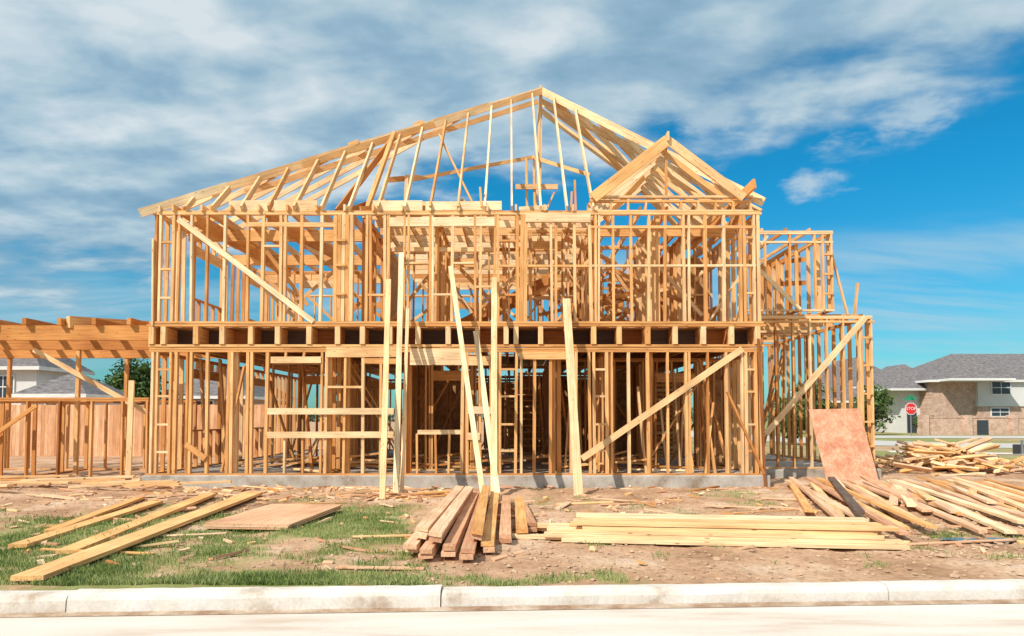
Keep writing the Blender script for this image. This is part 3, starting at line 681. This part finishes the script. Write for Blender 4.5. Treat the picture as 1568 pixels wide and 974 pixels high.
to=bpy.data.objects.new('lettering',cu); to.rotation_euler=(math.pi/2,0,0); to.location=(X,Y-.055,Z); cu.materials.append(M_trim); sc.collection.objects.link(to); to.parent=e
l=Lum([M_green]); l.box(X-.5,X+.5,Y-.01,Y+.01,3.05,3.25); l.box(X-.01,X+.01,Y-.5,Y+.5,3.27,3.45); l.make('street_name_plates',e)
# ------------------------------------------------------------ trees
def tree(name,x,y,h,r,n=2600,ls=.22,con=False):
    e=empty(name); l=Lum([M_bark]); v=[];f=[];t=[]
    for i in range(6):
        a=i/6;b_=(i+1)/6
        l.beam((x,y,.05+h*.8*a),(x+R(-.05,.05),y,.05+h*.8*b_),w=.28*(1-a*.8),h=.28*(1-a*.8),j=0)
    cl=[]
    for i in range(26):
        k=R(.22,1); rr=r*(1-k*.75 if con else math.sin(math.pi*min(1,(k-.1)*1.05))**.6)*R(.5,1)
        an=R(0,6.28); c=Vector((x+rr*math.cos(an),y+rr*math.sin(an),h*k)); cl.append(c)
        l.beam((x,y,h*k*.7),c,w=.07,h=.07,j=0)
    l.make('trunk_and_limbs',e)
    for i in range(n):
        c=random.choice(cl); p=c+Vector((random.gauss(0,1)*r*.2,random.gauss(0,1)*r*.2,random.gauss(0,1)*r*.16)); s=ls*R(.5,1.2)
        a=Vector((R(-1,1),R(-1,1),R(-1,1))).normalized()*s; b_=Vector((R(-1,1),R(-1,1),R(-1,1))).normalized()*s
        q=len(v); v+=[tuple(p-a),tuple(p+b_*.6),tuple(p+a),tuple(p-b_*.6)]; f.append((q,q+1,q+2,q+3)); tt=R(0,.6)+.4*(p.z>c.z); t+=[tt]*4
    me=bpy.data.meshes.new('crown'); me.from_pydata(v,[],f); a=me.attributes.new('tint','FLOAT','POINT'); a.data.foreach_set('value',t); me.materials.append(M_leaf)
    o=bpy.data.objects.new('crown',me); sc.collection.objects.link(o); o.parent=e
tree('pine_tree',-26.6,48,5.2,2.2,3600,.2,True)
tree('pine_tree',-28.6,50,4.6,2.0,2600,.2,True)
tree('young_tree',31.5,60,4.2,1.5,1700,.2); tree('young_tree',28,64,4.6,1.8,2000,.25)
tree('young_tree',15.5,38,2.6,1.0,1500,.14)
tree('shrub',38.6,64,1.6,1.0,900,.15); tree('shrub',45,63.6,1.4,1.0,900,.15)
v=[];f=[];t=[]
for i in range(7000):
    x=R(-260,260); top=5+3*noise.noise(Vector((x*.03,0,3))); z=R(0,1)**.8*top; y=260+R(-8,8); s=R(.5,1.3)
    p=Vector((x,y,z)); a=Vector((R(-1,1),R(-1,1),R(-1,1))).normalized()*s; b_=Vector((R(-1,1),R(-1,1),R(-1,1))).normalized()*s
    q=len(v); v+=[tuple(p-a),tuple(p+b_),tuple(p+a),tuple(p-b_)]; f.append((q,q+1,q+2,q+3)); t+=[R(0,1)]*4
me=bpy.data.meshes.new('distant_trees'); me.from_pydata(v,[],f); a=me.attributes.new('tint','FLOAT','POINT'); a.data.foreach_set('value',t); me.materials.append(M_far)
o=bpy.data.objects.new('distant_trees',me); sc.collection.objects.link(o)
# ------------------------------------------------------------ sun + sky
sd=Vector((-.56,-.60,.78)).normalized()
su=bpy.data.lights.new('sun','SUN'); su.energy=4.7; su.angle=math.radians(.5); su.color=(1,.93,.84)
so=bpy.data.objects.new('sun',su); so.rotation_euler=sd.to_track_quat('Z','Y').to_euler(); sc.collection.objects.link(so)
w=bpy.data.worlds.new('World'); sc.world=w; w.use_nodes=True; nt=w.node_tree; Lk=nt.links.new
bg=nt.nodes['Background']; bg.inputs['Strength'].default_value=.12
sky=N(nt,'ShaderNodeTexSky',sky_type='NISHITA'); sky.sun_disc=False; sky.sun_elevation=math.asin(sd.z); sky.sun_rotation=math.atan2(sd.x,sd.y)%(2*math.pi)
sky.air_density=1.0; sky.dust_density=.6; sky.ozone_density=2.0
tc=N(nt,'ShaderNodeTexCoord'); sx=N(nt,'ShaderNodeSeparateXYZ'); Lk(tc.outputs['Generated'],sx.inputs[0])
def mth(op,a,b=None,c=None,clamp=False):
    n=nt.nodes.new('ShaderNodeMath'); n.operation=op; n.use_clamp=clamp
    for i,q in enumerate((a,b,c)):
        if q is None: continue
        if hasattr(q,'links'): Lk(q,n.inputs[i])
        else: n.inputs[i].default_value=q
    return n.outputs[0]
def sstep(v,a,b):
    n=nt.nodes.new('ShaderNodeMapRange'); n.interpolation_type='SMOOTHSTEP'; Lk(v,n.inputs[0]); n.inputs[1].default_value=a; n.inputs[2].default_value=b; return n.outputs[0]
X,Y,Z=sx.outputs
zc=mth('ADD',mth('MAXIMUM',Z,0.0),.14)
cx=nt.nodes.new('ShaderNodeCombineXYZ'); Lk(mth('DIVIDE',X,zc),cx.inputs[0]); Lk(mth('DIVIDE',Y,zc),cx.inputs[1])
def ns(scale,det,rough,dist=0,sx3=(1,1,1),loc=(0,0,0)):
    mp=N(nt,'ShaderNodeMapping'); mp.inputs['Scale'].default_value=sx3; mp.inputs['Location'].default_value=loc; mp.inputs['Rotation'].default_value=(0,0,.3); Lk(cx.outputs[0],mp.inputs['Vector'])
    n=N(nt,'ShaderNodeTexNoise'); n.inputs['Scale'].default_value=scale; n.inputs['Detail'].default_value=det; n.inputs['Roughness'].default_value=rough; n.inputs['Distortion'].default_value=dist
    Lk(mp.outputs[0],n.inputs['Vector']); return n.outputs['Fac']
nA=ns(1.1,8,.5,.2,loc=(3,1,0)); nB=ns(4.6,7,.52,.15,sx3=(.8,1.1,1),loc=(1,7,2)); nC=ns(1.3,4,.5,0,loc=(9,2,5))
edge=mth('SUBTRACT',mth('SUBTRACT',Z,mth('MULTIPLY',Y,.335)),mth('MULTIPLY',X,.25))
e2=mth('ADD',mth('MULTIPLY',edge,6.5),mth('MULTIPLY',mth('SUBTRACT',nA,.5),1.4))
e2=mth('ADD',e2,mth('MULTIPLY',mth('SUBTRACT',nB,.5),1.8))
alpha=sstep(e2,-.22,.50)
bright=mth('ADD',mth('MULTIPLY',nB,.68),mth('MULTIPLY',nC,.32))
# thicker, greyer low in the west; lighter overhead
cr=ramp(nt,[(.38,(1.9,3.3,4.5)),(.47,(2.7,4.1,5.2)),(.55,(4.0,5.2,5.9)),(.66,(6.1,6.7,7.0))],mth('ADD',bright,mth('MULTIPLY',mth('SUBTRACT',Z,.30),.22)))
tint=mixc(nt,'MIX',sstep(Z,.0,.34),(.34,.78,.84),(.07,.88,1.12))
skyc=mixc(nt,'MULTIPLY',1.0,sky.outputs[0],tint)
nD=ns(1.3,7,.6,.3,sx3=(.35,1.2,1),loc=(4,4,1)); band=mth('MULTIPLY',sstep(Z,.02,.12),mth('SUBTRACT',1,sstep(Z,.2,.26)))
th=mth('MULTIPLY',mth('MULTIPLY',sstep(nD,.42,.66),band),.7)
c1=mixc(nt,'MIX',th,skyc,(3.7,5.3,6.2))
nE=ns(6,7,.62,.2,loc=(2,2,8))
def puff(c,r):
    cv=Vector(c).normalized(); n=nt.nodes.new('ShaderNodeVectorMath'); n.operation='SUBTRACT'; Lk(tc.outputs['Generated'],n.inputs[0]); n.inputs[1].default_value=cv
    m2=nt.nodes.new('ShaderNodeVectorMath'); m2.operation='MULTIPLY'; Lk(n.outputs[0],m2.inputs[0]); m2.inputs[1].default_value=(1,1,2.2)
    ln=nt.nodes.new('ShaderNodeVectorMath'); ln.operation='LENGTH'; Lk(m2.outputs[0],ln.inputs[0])
    q=mth('SUBTRACT',1,mth('DIVIDE',ln.outputs['Value'],r)); return sstep(mth('ADD',q,mth('MULTIPLY',mth('SUBTRACT',nE,.5),3.0)),.1,1.1)
pp=None
for c,r in (((.484,1,.41),.05),((.6,1,.45),.07),((.45,1,.345),.05),((.30,1,.45),.08),((.4,1,.475),.07)):
    q=puff(c,r); pp=q if pp is None else mth('MAXIMUM',pp,q)
c2=mixc(nt,'MIX',mth('MULTIPLY',pp,.75),c1,(4.8,5.8,6.3))
c3=mixc(nt,'MIX',mth('MULTIPLY',alpha,.92),c2,cr.outputs[0])
Lk(c3,bg.inputs['Color'])
# ------------------------------------------------------------ camera
cam=bpy.data.cameras.new('camera'); cam.lens=24; cam.sensor_width=36; cam.clip_end=5000; cam.shift_y=.0684
co=bpy.data.objects.new('camera',cam); co.location=(0,0,1.6); co.rotation_euler=(math.radians(92.5),0,0); sc.collection.objects.link(co); sc.camera=co
